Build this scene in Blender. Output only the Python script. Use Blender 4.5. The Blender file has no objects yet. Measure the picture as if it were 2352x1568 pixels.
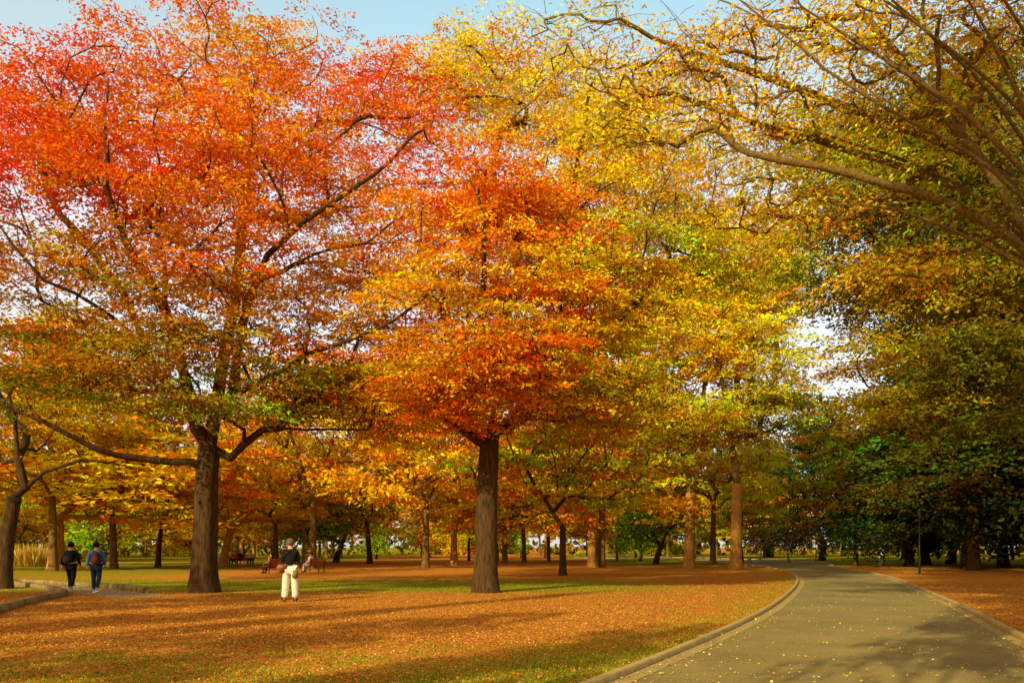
import bpy, bmesh, math, random
import numpy as np
from mathutils import Vector, Matrix, noise as mnoise
rng = np.random.default_rng(7); random.seed(7)
scene = bpy.context.scene
C = bpy.context.collection
R_ = math.radians

# ------------------------------------------------------------------ camera (level, with the lens shifted up)
CAMH = 1.6; FPX = 825.0; HOR = 1254.0; KPX = (1024/2352)/FPX
cam_d = bpy.data.cameras.new('camera'); cam = bpy.data.objects.new('camera', cam_d); C.objects.link(cam)
cam.location = (0, 0, CAMH); cam.rotation_euler = (R_(90), 0, 0)
cam_d.lens = FPX/1024*36; cam_d.sensor_width = 36; cam_d.clip_end = 3000; cam_d.clip_start = 0.1
cam_d.shift_y = (HOR*1024/2352-341)/1024
scene.camera = cam
def P(px, py, Y):
    return np.array([(px-1176)*KPX*Y, Y, CAMH+(HOR-py)*KPX*Y])
def G(px, py):
    Y = CAMH/((py-HOR)*KPX)
    return np.array([(px-1176)*KPX*Y, Y, 0.0])

# ------------------------------------------------------------------ materials
def new_mat(name):
    m = bpy.data.materials.new(name); m.use_nodes = True
    nt = m.node_tree; nt.nodes.clear()
    out = nt.nodes.new('ShaderNodeOutputMaterial')
    return m, nt, out
def N(nt, t, **kw):
    n = nt.nodes.new(t)
    for k, v in kw.items():
        if k.startswith('i_'): n.inputs[k[2:].replace('_', ' ')].default_value = v
        else: setattr(n, k, v)
    return n
def ramp(nt, stops):
    r = nt.nodes.new('ShaderNodeValToRGB'); e = r.color_ramp.elements
    while len(e) > 1: e.remove(e[-1])
    e[0].position = stops[0][0]; e[0].color = (*stops[0][1], 1)
    for p, c in stops[1:]:
        x = e.new(p); x.color = (*c, 1)
    return r
def mat_noise(name, c0, c1, scale=8, rough=.8, bump=0.0, stretch=(1,1,1), spec=.3):
    m, nt, out = new_mat(name); L = nt.links
    tc = N(nt, 'ShaderNodeTexCoord'); mp = N(nt, 'ShaderNodeMapping'); mp.inputs['Scale'].default_value = stretch
    L.new(tc.outputs['Object'], mp.inputs['Vector'])
    nz = N(nt, 'ShaderNodeTexNoise', i_Scale=scale, i_Detail=5.0, i_Roughness=.65)
    L.new(mp.outputs['Vector'], nz.inputs['Vector'])
    r = ramp(nt, [(.3, c0), (.7, c1)]); L.new(nz.outputs['Fac'], r.inputs['Fac'])
    b = N(nt, 'ShaderNodeBsdfPrincipled'); b.inputs['Roughness'].default_value = rough
    b.inputs['Specular IOR Level'].default_value = spec
    L.new(r.outputs['Color'], b.inputs['Base Color'])
    if bump:
        bp = N(nt, 'ShaderNodeBump', i_Strength=bump, i_Distance=.05)
        L.new(nz.outputs['Fac'], bp.inputs['Height']); L.new(bp.outputs['Normal'], b.inputs['Normal'])
    L.new(b.outputs['BSDF'], out.inputs['Surface'])
    return m
def mat_leaf(name, attr='leaf_col', trans=.33):
    m, nt, out = new_mat(name); L = nt.links
    a = N(nt, 'ShaderNodeAttribute', attribute_name=attr)
    d = N(nt, 'ShaderNodeBsdfDiffuse')
    L.new(a.outputs['Color'], d.inputs['Color'])
    if trans > 0:
        t = N(nt, 'ShaderNodeBsdfTranslucent')
        mx = N(nt, 'ShaderNodeMixShader'); mx.inputs[0].default_value = trans
        L.new(a.outputs['Color'], t.inputs['Color'])
        L.new(d.outputs['BSDF'], mx.inputs[1]); L.new(t.outputs['BSDF'], mx.inputs[2])
        L.new(mx.outputs[0], out.inputs['Surface'])
    else: L.new(d.outputs[0], out.inputs['Surface'])
    return m
M_leaf = mat_leaf('leaf'); M_litter = mat_leaf('fallen_leaf', trans=0)
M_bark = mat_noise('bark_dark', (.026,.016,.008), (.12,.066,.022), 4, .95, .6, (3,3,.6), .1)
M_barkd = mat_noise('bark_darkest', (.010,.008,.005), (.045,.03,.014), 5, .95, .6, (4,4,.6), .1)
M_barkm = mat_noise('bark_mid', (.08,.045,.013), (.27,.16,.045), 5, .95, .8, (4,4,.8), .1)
M_barkg2 = mat_noise('bark_golden_lit', (.07,.044,.011), (.27,.175,.045), 5, .95, .7, (4,4,4), .1)  # brown bark with golden sunlight put into its colour
M_barkl = mat_noise('bark_pale_sunlit', (.22,.105,.02), (.56,.30,.07), 4, .95, .7, (3,3,.9), .1)  # pale bark, sunlight put into the colour for the lit trunks
M_barkg = mat_noise('bark_grey', (.2,.17,.12), (.38,.33,.24), 6, .95, .5, (2,2,.8), .1)

def ground_material():
    m, nt, out = new_mat('leaf_litter_lawn'); L = nt.links
    tc = N(nt, 'ShaderNodeTexCoord')
    vo = N(nt, 'ShaderNodeTexVoronoi', i_Scale=30.0); L.new(tc.outputs['Object'], vo.inputs['Vector'])
    sep = N(nt, 'ShaderNodeSeparateColor'); L.new(vo.outputs['Color'], sep.inputs['Color'])
    r1 = ramp(nt, [(.0,(.24,.085,.018)), (.35,(.47,.17,.026)), (.7,(.66,.28,.038)), (1.,(.76,.41,.075))])
    L.new(sep.outputs[0], r1.inputs['Fac'])
    nz = N(nt, 'ShaderNodeTexNoise', i_Scale=40.0, i_Detail=3.0); L.new(tc.outputs['Object'], nz.inputs['Vector'])
    r2 = ramp(nt, [(.3,(.13,.17,.012)), (.7,(.37,.40,.026))]); L.new(nz.outputs['Fac'], r2.inputs['Fac'])
    big = N(nt, 'ShaderNodeTexNoise', i_Scale=.7, i_Detail=6.0, i_Roughness=.75); L.new(tc.outputs['Object'], big.inputs['Vector'])
    at = N(nt, 'ShaderNodeAttribute', attribute_name='grass')
    ma = N(nt, 'ShaderNodeMath', operation='ADD'); L.new(at.outputs['Fac'], ma.inputs[0]); L.new(big.outputs['Fac'], ma.inputs[1])
    mb = N(nt, 'ShaderNodeMath', operation='MULTIPLY_ADD'); L.new(sep.outputs[1], mb.inputs[0]); mb.inputs[1].default_value = .35
    L.new(ma.outputs[0], mb.inputs[2])
    mr = N(nt, 'ShaderNodeMapRange'); mr.inputs['From Min'].default_value = .88; mr.inputs['From Max'].default_value = 1.15
    L.new(mb.outputs[0], mr.inputs['Value'])
    mx = N(nt, 'ShaderNodeMix', data_type='RGBA'); L.new(mr.outputs[0], mx.inputs[0])
    L.new(r1.outputs['Color'], mx.inputs[6]); L.new(r2.outputs['Color'], mx.inputs[7])
    d = N(nt, 'ShaderNodeBsdfDiffuse'); L.new(mx.outputs[2], d.inputs['Color'])
    bp = N(nt, 'ShaderNodeBump', i_Strength=.7, i_Distance=.05); L.new(sep.outputs[2], bp.inputs['Height'])
    L.new(bp.outputs['Normal'], d.inputs['Normal'])
    L.new(d.outputs['BSDF'], out.inputs['Surface'])
    return m
M_ground = ground_material()
def asphalt_material():
    m, nt, out = new_mat('asphalt'); L = nt.links
    tc = N(nt, 'ShaderNodeTexCoord')
    n1 = N(nt, 'ShaderNodeTexNoise', i_Scale=.5, i_Detail=5.0, i_Roughness=.6); L.new(tc.outputs['Object'], n1.inputs['Vector'])
    n2 = N(nt, 'ShaderNodeTexNoise', i_Scale=70.0, i_Detail=3.0); L.new(tc.outputs['Object'], n2.inputs['Vector'])
    r = ramp(nt, [(.3,(.22,.18,.068)), (.7,(.34,.27,.095))]); L.new(n1.outputs['Fac'], r.inputs['Fac'])
    r2 = ramp(nt, [(.3,(.65,.65,.65)), (.7,(1.3,1.3,1.25))]); L.new(n2.outputs['Fac'], r2.inputs['Fac'])
    mx = N(nt, 'ShaderNodeMix', data_type='RGBA', blend_type='MULTIPLY'); mx.inputs[0].default_value = 1
    L.new(r.outputs['Color'], mx.inputs[6]); L.new(r2.outputs['Color'], mx.inputs[7])
    b = N(nt, 'ShaderNodeBsdfPrincipled'); b.inputs['Roughness'].default_value = .9; b.inputs['Specular IOR Level'].default_value = .1
    bp = N(nt, 'ShaderNodeBump', i_Strength=.4, i_Distance=.01); L.new(n2.outputs['Fac'], bp.inputs['Height'])
    L.new(bp.outputs['Normal'], b.inputs['Normal'])
    L.new(mx.outputs[2], b.inputs['Base Color']); L.new(b.outputs['BSDF'], out.inputs['Surface'])
    return m
M_road = asphalt_material()
M_kerb = mat_noise('kerb_concrete', (.34,.25,.1), (.56,.42,.16), 6, .9, .3, spec=.1)
M_gutter = mat_noise('gutter_concrete', (.33,.25,.09), (.46,.35,.13), 5, .9, .2, spec=.1)
M_stone = mat_noise('edging_stone', (.14,.09,.03), (.38,.26,.09), 3, .9, .6)
M_path = mat_noise('path_concrete', (.26,.2,.11), (.4,.31,.19), 2, .9, .2)

# ------------------------------------------------------------------ helpers
def link(o, parent=None):
    C.objects.link(o)
    if parent: o.parent = parent
    return o
def mk(name, me, mat, parent=None, loc=None):
    o = bpy.data.objects.new(name, me); link(o, parent)
    if mat and len(me.materials) == 0: me.materials.append(mat)
    if loc is not None: o.location = loc
    return o
def tag(o, label, cat, group=None):
    o['label'] = label; o['category'] = cat
    if group: o['group'] = group
    return o
def struct(o, kind='structure'):
    o['kind'] = kind; return o
def thing(name, label, cat, loc=(0,0,0), rz=0, group=None):
    o = bpy.data.objects.new(name, None); C.objects.link(o)
    o.empty_display_size = .3
    o.location = loc; o.rotation_euler = (0,0,rz)
    return tag(o, label, cat, group)
def dup(root, loc, rz=0, scale=1, label=None, group=None, cat=None):
    r = root.copy(); C.objects.link(r); r.location = loc; r.rotation_euler = (0,0,rz)
    r.scale = (scale,)*3 if not hasattr(scale, '__len__') else scale
    if label: r['label'] = label
    if group: r['group'] = group
    elif 'group' in r: del r['group']
    if cat: r['category'] = cat
    for ch in list(root.children):
        c = ch.copy(); C.objects.link(c); c.parent = r
        for g in list(ch.children):
            d = g.copy(); C.objects.link(d); d.parent = c
    return r
def np_mesh(name, V, Q, smooth=False):
    me = bpy.data.meshes.new(name)
    V = np.asarray(V, np.float32); Q = np.asarray(Q, np.int32); k = Q.shape[1]
    me.vertices.add(len(V)); me.vertices.foreach_set('co', V.ravel())
    me.loops.add(Q.size); me.loops.foreach_set('vertex_index', Q.ravel())
    me.polygons.add(len(Q)); me.polygons.foreach_set('loop_start', np.arange(0, Q.size, k, dtype=np.int32))
    me.update(calc_edges=True); me.validate()
    if smooth: me.polygons.foreach_set('use_smooth', np.ones(len(Q), bool))
    return me
class Tubes:
    def __init__(s): s.V = []; s.F = []; s.n = 0
    def add(s, Pts, Rad, n, lobed=0., seed=0, cap=True):
        Pts = np.asarray(Pts, float); k = len(Pts); Rad = np.asarray(Rad, float)
        T = np.gradient(Pts, axis=0); T /= np.linalg.norm(T, axis=1)[:,None]+1e-9
        a = np.array([1.,0,0]) if abs(T[0][0]) < .8 else np.array([0,1.,0])
        ang = np.arange(n)*2*math.pi/n
        rm = np.ones(n)
        if lobed: rm = 1+lobed*np.sin(3*ang+seed)+.7*lobed*np.sin(5*ang+2.3*seed)
        rows = []
        for i in range(k):
            u = a-T[i]*a.dot(T[i]); u /= np.linalg.norm(u)+1e-9; a = u
            w = np.cross(T[i], u)
            rows.append(Pts[i]+(np.cos(ang)[:,None]*u+np.sin(ang)[:,None]*w)*(Rad[i]*rm)[:,None])
        V = np.concatenate(rows); b = s.n
        i = np.arange(k-1)[:,None]*n; j = np.arange(n)[None,:]; j2 = (j+1)%n
        F = np.stack([i+j, i+j2, i+n+j2, i+n+j], -1).reshape(-1,4)+b
        s.V.append(V); s.F.append(F); s.n += len(V)
        if cap and n >= 4:
            for st in (0, (k-1)*n):
                idx = b+st+np.arange(n)
                for q in range(1, n-2, 2):
                    s.F.append(np.array([[idx[0], idx[q], idx[q+1], idx[q+2]]]))
    def build(s, name, mat, parent=None, smooth=True):
        return mk(name, np_mesh(name, np.concatenate(s.V), np.concatenate(s.F), smooth), mat, parent)
def bm_obj(name, bm, mat, parent=None, smooth=False):
    me = bpy.data.meshes.new(name); bm.to_mesh(me); bm.free()
    if smooth:
        for p in me.polygons: p.use_smooth = True
    return mk(name, me, mat, parent)
def bx(bm, c, s, rot=None, bevel=0.0):
    r = bmesh.ops.create_cube(bm, size=1)
    vs = r['verts']
    for v in vs: v.co = Vector((v.co.x*s[0], v.co.y*s[1], v.co.z*s[2]))
    if rot: bmesh.ops.rotate(bm, verts=vs, cent=(0,0,0), matrix=rot)
    bmesh.ops.translate(bm, verts=vs, vec=c)
    if bevel:
        es = list({e for v in vs for e in v.link_edges})
        bmesh.ops.bevel(bm, geom=es, offset=bevel, segments=2, affect='EDGES')
def ball(bm, c, r, u=12, v=8):
    q = bmesh.ops.create_uvsphere(bm, u_segments=u, v_segments=v, radius=1)['verts']
    for x in q: x.co = Vector((x.co.x*r[0]+c[0], x.co.y*r[1]+c[1], x.co.z*r[2]+c[2]))
    return q
def catmull(pts, step=1.0):
    pts = [np.asarray(p, float) for p in pts]
    pts = [2*pts[0]-pts[1]]+pts+[2*pts[-1]-pts[-2]]
    out = []
    for i in range(1, len(pts)-2):
        p0, p1, p2, p3 = pts[i-1:i+3]
        n = max(1, int(np.linalg.norm(p2-p1)/step))
        for k in range(n):
            t = k/n
            out.append(.5*((2*p1)+(-p0+p2)*t+(2*p0-5*p1+4*p2-p3)*t*t+(-p0+3*p1-3*p2+p3)*t**3))
    out.append(pts[-2])
    return np.array(out)

# ------------------------------------------------------------------ people (built first)
def skin(verts, edges, radii, sub=2, root=0):
    me = bpy.data.meshes.new('tmp'); me.from_pydata([tuple(v) for v in verts], edges, [])
    o = bpy.data.objects.new('tmp', me); C.objects.link(o)
    o.modifiers.new('s', 'SKIN'); ss = o.modifiers.new('u', 'SUBSURF'); ss.levels = sub; ss.render_levels = sub
    for i, r in enumerate(radii):
        me.skin_vertices[0].data[i].radius = (r, r)
        me.skin_vertices[0].data[i].use_root = (i == root)
    dg = bpy.context.evaluated_depsgraph_get(); dg.update()
    r = bpy.data.meshes.new_from_object(o.evaluated_get(dg))
    bpy.data.objects.remove(o); bpy.data.meshes.remove(me)
    return r
_cm = {}
def cloth(c, k=14):
    key = tuple(c)
    if key not in _cm:
        _cm[key] = mat_noise('cloth', tuple(x*.75 for x in c), tuple(min(1, x*1.2) for x in c), k, .9, .3, spec=.1)
    return _cm[key]
M_skin = mat_noise('skin', (.5,.29,.19), (.6,.36,.24), 10, .6)
STAND = dict(pelvis=(0,0,.95), spine=(0,.0,1.15), chest=(0,0,1.34), neck=(0,.0,1.47), jaw=(0,.03,1.55), head=(0,.02,1.63), crown=(0,.01,1.69),
  sl=(-.17,0,1.39), el=(-.24,-.03,1.12), wl=(-.25,.06,.89), hl=(-.245,.09,.82), sr=(.17,0,1.39), er=(.24,-.03,1.12), wr=(.25,.06,.89), hr=(.245,.09,.82),
  pl=(-.09,0,.90), kl=(-.10,.02,.50), al=(-.11,-.02,.10), tl=(-.13,.14,.045), pr=(.09,0,.90), kr=(.10,.02,.50), ar=(.11,-.02,.10), tr=(.13,.14,.045))
SIT = dict(STAND)
for k in ('pelvis','spine','chest','neck','jaw','head','crown','sl','sr','el','er'):
    v = STAND[k]; SIT[k] = (v[0], v[1]-(v[2]-.95)*.12, v[2]-.42)
SIT.update(wl=(-.14,.24,.66), hl=(-.10,.31,.645), wr=(.14,.24,.66), hr=(.10,.31,.645), pl=(-.09,.02,.52), pr=(.09,.02,.52), kl=(-.12,.44,.52), kr=(.12,.44,.52),
  al=(-.12,.46,.1), ar=(.12,.46,.1), tl=(-.13,.62,.045), tr=(.13,.62,.045))
WALK = dict(STAND); WALK.update(kl=(-.10,.16,.53), al=(-.10,.22,.12), tl=(-.11,.38,.08), kr=(.10,-.03,.50), ar=(.10,-.30,.17), tr=(.11,-.19,.05),
  el=(-.24,-.12,1.13), wl=(-.25,-.12,.90), hl=(-.245,-.11,.83), er=(.24,.03,1.12), wr=(.24,.2,.95), hr=(.235,.25,.89))
PHOTO = dict(STAND); PHOTO.update(el=(-.22,.03,1.13), wl=(-.10,.25,1.25), hl=(-.05,.31,1.29), er=(.22,.03,1.13), wr=(.10,.25,1.25), hr=(.05,.31,1.29),
  pl=(-.1,0,.9), pr=(.1,0,.9), kl=(-.13,.02,.5), kr=(.12,.03,.5), al=(-.16,0,.1), ar=(.13,.02,.1), tl=(-.2,.14,.045), tr=(.15,.17,.045))
def person(label, loc, rz, J, top, trousers, shoes, hair, h=1.72, long_hair=False, wide=0.0, group=None):
    root = thing('person', label, 'person', loc, rz, group); s = h/1.75; root.scale = (s,s,s)
    keys = list(J); ix = {k:i for i,k in enumerate(keys)}
    E = [('pelvis','spine'),('spine','chest'),('chest','neck'),('neck','jaw'),('jaw','head'),('head','crown'),('chest','sl'),('sl','el'),('el','wl'),('wl','hl'),
         ('chest','sr'),('sr','er'),('er','wr'),('wr','hr'),('pelvis','pl'),('pl','kl'),('kl','al'),('al','tl'),('pelvis','pr'),('pr','kr'),('kr','ar'),('ar','tr')]
    RAD = dict(pelvis=.135,spine=.12,chest=.14,neck=.06,jaw=.075,head=.1,crown=.07,sl=.065,sr=.065,el=.047,er=.047,wl=.033,wr=.033,hl=.036,hr=.036,
               pl=.095,pr=.095,kl=.062,kr=.062,al=.043,ar=.043,tl=.036,tr=.036)
    me = skin([J[k] for k in keys], [(ix[a],ix[b]) for a,b in E], [RAD[k] for k in keys], 2, ix['pelvis'])
    bm = bmesh.new(); bm.from_mesh(me); bpy.data.meshes.remove(me)
    hd = J['head']
    ball(bm, (hd[0], hd[1]+.108, hd[2]-.02), (.013,.02,.022), 8, 6)
    for sx in (-1,1):
        ball(bm, (hd[0]+sx*.098, hd[1]-.005, hd[2]-.01), (.014,.025,.034), 8, 6)
        ball(bm, (hd[0]+sx*.034, hd[1]+.09, hd[2]+.012), (.013,.01,.009), 8, 6)
    ball(bm, (hd[0], hd[1]+.092, hd[2]-.06), (.026,.012,.008), 8, 6)
    tb = Tubes()
    for sd, sx in (('l',-1),('r',1)):
        a = np.array(J['w'+sd]); b = np.array(J['h'+sd]); d = (b-a)/np.linalg.norm(b-a)
        side = np.cross(d, [0,1,0.2]); side /= np.linalg.norm(side); nn = np.cross(side, d)
        for q, ln in zip((-1.5,-.5,.5,1.5), (.062,.078,.082,.07)):
            p0 = b+side*q*.019+d*.01
            tb.add([p0, p0+d*ln*.5+nn*.004, p0+d*ln*.85+nn*.02, p0+d*ln+nn*.038], [.0095,.009,.008,.006], 6)
        p0 = b-d*.03+side*.03*-sx
        tb.add([p0, p0+side*.025*-sx+d*.025, p0+side*.03*-sx+d*.055+nn*.012], [.011,.010,.008], 6)
    fm = np_mesh('f', np.concatenate(tb.V), np.concatenate(tb.F), True); bm.from_mesh(fm); bpy.data.meshes.remove(fm)
    bm_obj('body', bm, M_skin, root, True)
    hem = np.array(J['pelvis'])*.9+np.array(J['spine'])*.1
    jk = ['hem','spine','chest','neck','sl','el','wl','sr','er','wr']
    jv = dict(J); jv['hem'] = tuple(hem); wl = np.array(J['wl'])*.93+np.array(J['el'])*.07; jv['wl'] = tuple(wl)
    wr = np.array(J['wr'])*.93+np.array(J['er'])*.07; jv['wr'] = tuple(wr)
    jr = dict(hem=.172,spine=.16,chest=.165,neck=.075,sl=.085,sr=.085,el=.066,er=.066,wl=.052,wr=.052)
    ii = {k:i for i,k in enumerate(jk)}
    me = skin([jv[k] for k in jk], [(ii[a],ii[b]) for a,b in [('hem','spine'),('spine','chest'),('chest','neck'),('chest','sl'),('sl','el'),('el','wl'),('chest','sr'),('sr','er'),('er','wr')]], [jr[k] for k in jk], 2, 0)
    me.polygons.foreach_set('use_smooth', np.ones(len(me.polygons), bool)); me.materials.clear(); mk('jacket', me, cloth(top), root)
    tk = ['pelvis','pl','kl','al','pr','kr','ar']; ii = {k:i for i,k in enumerate(tk)}
    trr = dict(pelvis=.155,pl=.12,pr=.12,kl=.078+wide,kr=.078+wide,al=.062+wide,ar=.062+wide)
    me = skin([J[k] for k in tk], [(ii[a],ii[b]) for a,b in [('pelvis','pl'),('pl','kl'),('kl','al'),('pelvis','pr'),('pr','kr'),('kr','ar')]], [trr[k] for k in tk], 2, 0)
    me.polygons.foreach_set('use_smooth', np.ones(len(me.polygons), bool)); me.materials.clear(); mk('trousers', me, cloth(trousers), root)
    for sd in 'lr':
        a = np.array(J['a'+sd]); t = np.array(J['t'+sd]); d = t-a; d[2] = 0
        me = skin([a+[0,-.0,-.01], a*.97+t*.03+[0,-.03,-.045], (a+t)/2+[0,0,-.015], t+[0,.02,.008]], [(0,1),(1,2),(2,3)], [.052,.05,.055,.045], 2, 1)
        me.polygons.foreach_set('use_smooth', np.ones(len(me.polygons), bool)); me.materials.clear(); mk('shoe', me, cloth(shoes), root)
    bm = bmesh.new(); q = ball(bm, (hd[0], hd[1]-.015, hd[2]+.025), (.112,.122,.115), 16, 12)
    kill = [v for v in q if v.co.y > hd[1]+.05 and v.co.z < hd[2]+.06 or v.co.z < hd[2]-.07]
    bmesh.ops.delete(bm, geom=kill, context='VERTS')
    if long_hair:
        ball(bm, (hd[0], hd[1]-.09, hd[2]-.12), (.1,.06,.2), 12, 10)
    bm_obj('hair', bm, cloth(hair, 40), root, True)
    return root
def backpack(label, loc, rz, col, strap=True, group=None):
    r = thing('backpack', label, 'backpack', loc, rz, group)
    bm = bmesh.new(); bx(bm, (0,0,.22), (.29,.15,.44), None, .06); bm_obj('pack_body', bm, cloth(col), r, True)
    bm = bmesh.new(); bx(bm, (0,-.09,.15), (.22,.06,.22), None, .025); bm_obj('front_pocket', bm, cloth(tuple(x*1.5 for x in col)), r, True)
    for s in (-1,1):
        t = Tubes(); t.add([(s*.09,.07,.4),(s*.11,.17,.47),(s*.12,.31,.4),(s*.13,.31,.2),(s*.12,.16,.06),(s*.11,.07,.05)], [.016]*6, 6)
        t.build('strap', cloth(tuple(x*.8 for x in col)), r)
    return r
BLK=(.012,.012,.015)
pp = G(667,1381)
person('person in black jacket and wide cream trousers standing on the leaf covered lawn, back turned', pp, R_(6), PHOTO, BLK, (.82,.74,.58), (.05,.035,.03), (.16,.10,.06), 1.83, wide=.03)
bag = thing('shoulder_bag', 'brown leather shoulder bag at the left hip of the person in cream trousers', 'bag', pp+np.array([-.2,-.14,.84]), R_(20))
bm = bmesh.new(); bx(bm, (0,0,.13), (.30,.12,.24), None, .055); bm_obj('bag_body', bm, mat_noise('leather', (.2,.07,.02), (.32,.12,.04), 12, .5), bag, True)
bm = bmesh.new(); bx(bm, (0,-.055,.18), (.26,.03,.13), None, .012); bm_obj('flap', bm, mat_noise('leather_flap', (.24,.09,.03), (.36,.14,.05), 12, .5), bag, True)
t = Tubes(); t.add([(-.12,.02,.2),(-.06,-.06,.45),(.16,-.08,.62),(.36,.06,.72),(.4,.18,.68)], [.013]*5, 6); t.build('strap', cloth((.05,.03,.02)), bag)
pouch = tag(bm_obj('waist_pouch', (lambda b: (bx(b, (0,0,0), (.17,.07,.26), None, .025), b)[1])(bmesh.new()), cloth((.2,.17,.07)), None, True), 'khaki pouch hanging at the right hip of the person in cream trousers', 'pouch')
pouch.location = tuple(pp+np.array([.17,-.13,.82]))
w1 = G(163,1357); w2 = G(221,1360)
person('person in all black clothes walking on the path, leftmost of the two walkers', w1, R_(8), WALK, (.014,.014,.016), (.012,.012,.014), (.5,.48,.44), (.012,.009,.008), 1.76)
backpack('dark grey backpack on the back of the walker dressed in black', w1+np.array([0,-.24,1.0]), R_(8), (.045,.045,.05))
person('person in blue denim jacket and dark jeans walking on the path', w2, R_(12), dict(WALK, kl=(-.1,.08,.51), al=(-.1,.08,.1), tl=(-.11,.24,.045)), (.05,.17,.36), (.02,.035,.07), (.75,.72,.66), (.014,.01,.008), 1.76)
backpack('maroon backpack on the back of the walker in the blue denim jacket', w2+np.array([.1,-.24,.98]), R_(12), (.10,.03,.035))
M_wood = mat_noise('bench_wood', (.28,.06,.016), (.5,.13,.035), 6, .6, .2, (1,8,8)); M_iron = mat_noise('bench_iron', (.02,.015,.012), (.05,.035,.03), 10, .6)
def bench(label, loc, rz, group=None):
    r = thing('park_bench', label, 'bench', loc, rz, group)
    bm = bmesh.new()
    for y in (-.14,-.03,.08,.19): bx(bm, (0,y,.43), (1.6,.09,.04), None, .006)
    bm_obj('seat', bm, M_wood, r)
    bm = bmesh.new()
    for k in range(4): bx(bm, (0,-.22-.035*k,.52+.105*k), (1.6,.03,.085), Matrix.Rotation(R_(-18),3,'X'), .006)
    bm_obj('backrest', bm, M_wood, r)
    for s in (-1,1):
        bm = bmesh.new()
        bx(bm, (s*.7,.2,.2), (.05,.06,.4), None, .008); bx(bm, (s*.7,-.2,.2), (.05,.06,.4), None, .008); bx(bm, (s*.7,0,.39), (.05,.46,.035), None, .006)
        bx(bm, (s*.7,-.27,.64), (.05,.045,.52), Matrix.Rotation(R_(18),3,'X'), .006)
        lg = bm_obj('leg', bm, M_iron, r)
        bm = bmesh.new(); bx(bm, (s*.72,.0,.63), (.06,.46,.035), None, .008); bx(bm, (s*.72,.2,.52), (.04,.04,.19), None, .006); bm_obj('armrest', bm, M_wood, lg)
    return r
b1 = G(630,1315); b2 = G(722,1313); BR = R_(66)
def on(b, rz, x, y=-.05): return np.array([b[0]+math.cos(rz)*x-math.sin(rz)*y, b[1]+math.sin(rz)*x+math.cos(rz)*y, 0])
bench('dark red wooden park bench with the long haired person sitting on it', b1, BR)
bench('red brown slatted park bench right of the person in cream trousers', b2, BR)
person('person with long dark hair in a tan jacket sitting on the left park bench', on(b1,BR,-.3,.02), BR, SIT, (.3,.16,.08), (.02,.02,.03), (.03,.03,.03), (.02,.012,.008), 1.7, long_hair=True)
person('person in a white top sitting on the right hand park bench', on(b2,BR,-.35,.02), BR, SIT, (.85,.82,.76), (.5,.46,.4), (.1,.06,.04), (.03,.02,.012), 1.66)
g1 = G(525,1298); g2 = G(562,1297)
bench('small distant park bench at the left of the seated group', g1, R_(175)); bench('small distant park bench at the right of the seated group', g2, R_(185))
person('distant seated person in white, leftmost of the group on the far benches', on(g1,R_(175),.45), R_(175), SIT, (.8,.78,.74), (.03,.03,.05), (.1,.1,.1), (.02,.015,.01), 1.7)
person('distant seated person in red, second of the group on the far benches', on(g1,R_(175),-.45), R_(165), SIT, (.6,.05,.03), (.03,.03,.05), (.1,.1,.1), (.02,.015,.01), 1.7)
person('distant seated person in dark navy, third of the group on the far benches', on(g2,R_(185),.45), R_(190), SIT, (.02,.025,.05), (.03,.03,.03), (.4,.4,.4), (.02,.015,.01), 1.7)
person('distant seated person in pale grey, rightmost of the group on the far benches', on(g2,R_(185),-.5), R_(180), SIT, (.65,.6,.56), (.03,.03,.05), (.1,.1,.1), (.02,.015,.01), 1.7)

# ------------------------------------------------------------------ setting
LK = catmull([(-9,-14,0),(-2.8,2,0),(-.3,7,0)]+[G(*q) for q in ((1400,1568),(1560,1500),(1680,1447),(1760,1405),(1808,1370),(1833,1342),(1832,1325),(1806,1312),(1768,1303),(1700,1295.5))]+[(21.0,88,0),(17,105,0),(6,125,0)], .7)
RK = catmull([(-3.5,-15,0),(2.6,2,0),(5.3,7,0)]+[G(*q) for q in ((2540,1555),(2352,1475),(2245,1415),(2150,1370),(2055,1330),(1985,1312),(1915,1300))]+[(30.8,82,0),(30.5,98,0),(26,115,0),(14,138,0)], .7)
def resample(p, n):
    d = np.r_[0, np.cumsum(np.linalg.norm(np.diff(p, axis=0), axis=1))]
    s = np.linspace(0, d[-1], n); return np.stack([np.interp(s, d, p[:,k]) for k in range(3)], 1)
def smooth(p, it=12):
    p = resample(p, len(p))
    for _ in range(it): p[1:-1] = .5*p[1:-1]+.25*(p[:-2]+p[2:])
    return p
LK, RK = smooth(LK), smooth(RK)
LKs, RKs = resample(LK, 160), resample(RK, 160)
def strip(name, A, B, nz, z, mat):
    f = np.linspace(0, 1, nz)
    V = (A[:,None,:]*(1-f)[None,:,None]+B[:,None,:]*f[None,:,None]); V[...,2] = z
    n = len(A); i = np.arange(n-1)[:,None]*nz; j = np.arange(nz-1)[None,:]
    F = np.stack([i+j, i+j+1, i+nz+j+1, i+nz+j], -1).reshape(-1,4)
    me = np_mesh(name, V.reshape(-1,3), F)
    return mk(name, me, mat)
def normals(p):
    t = np.gradient(p, axis=0); t /= np.linalg.norm(t, axis=1)[:,None]
    return np.stack([t[:,1], -t[:,0], 0*t[:,0]], 1)
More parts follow.
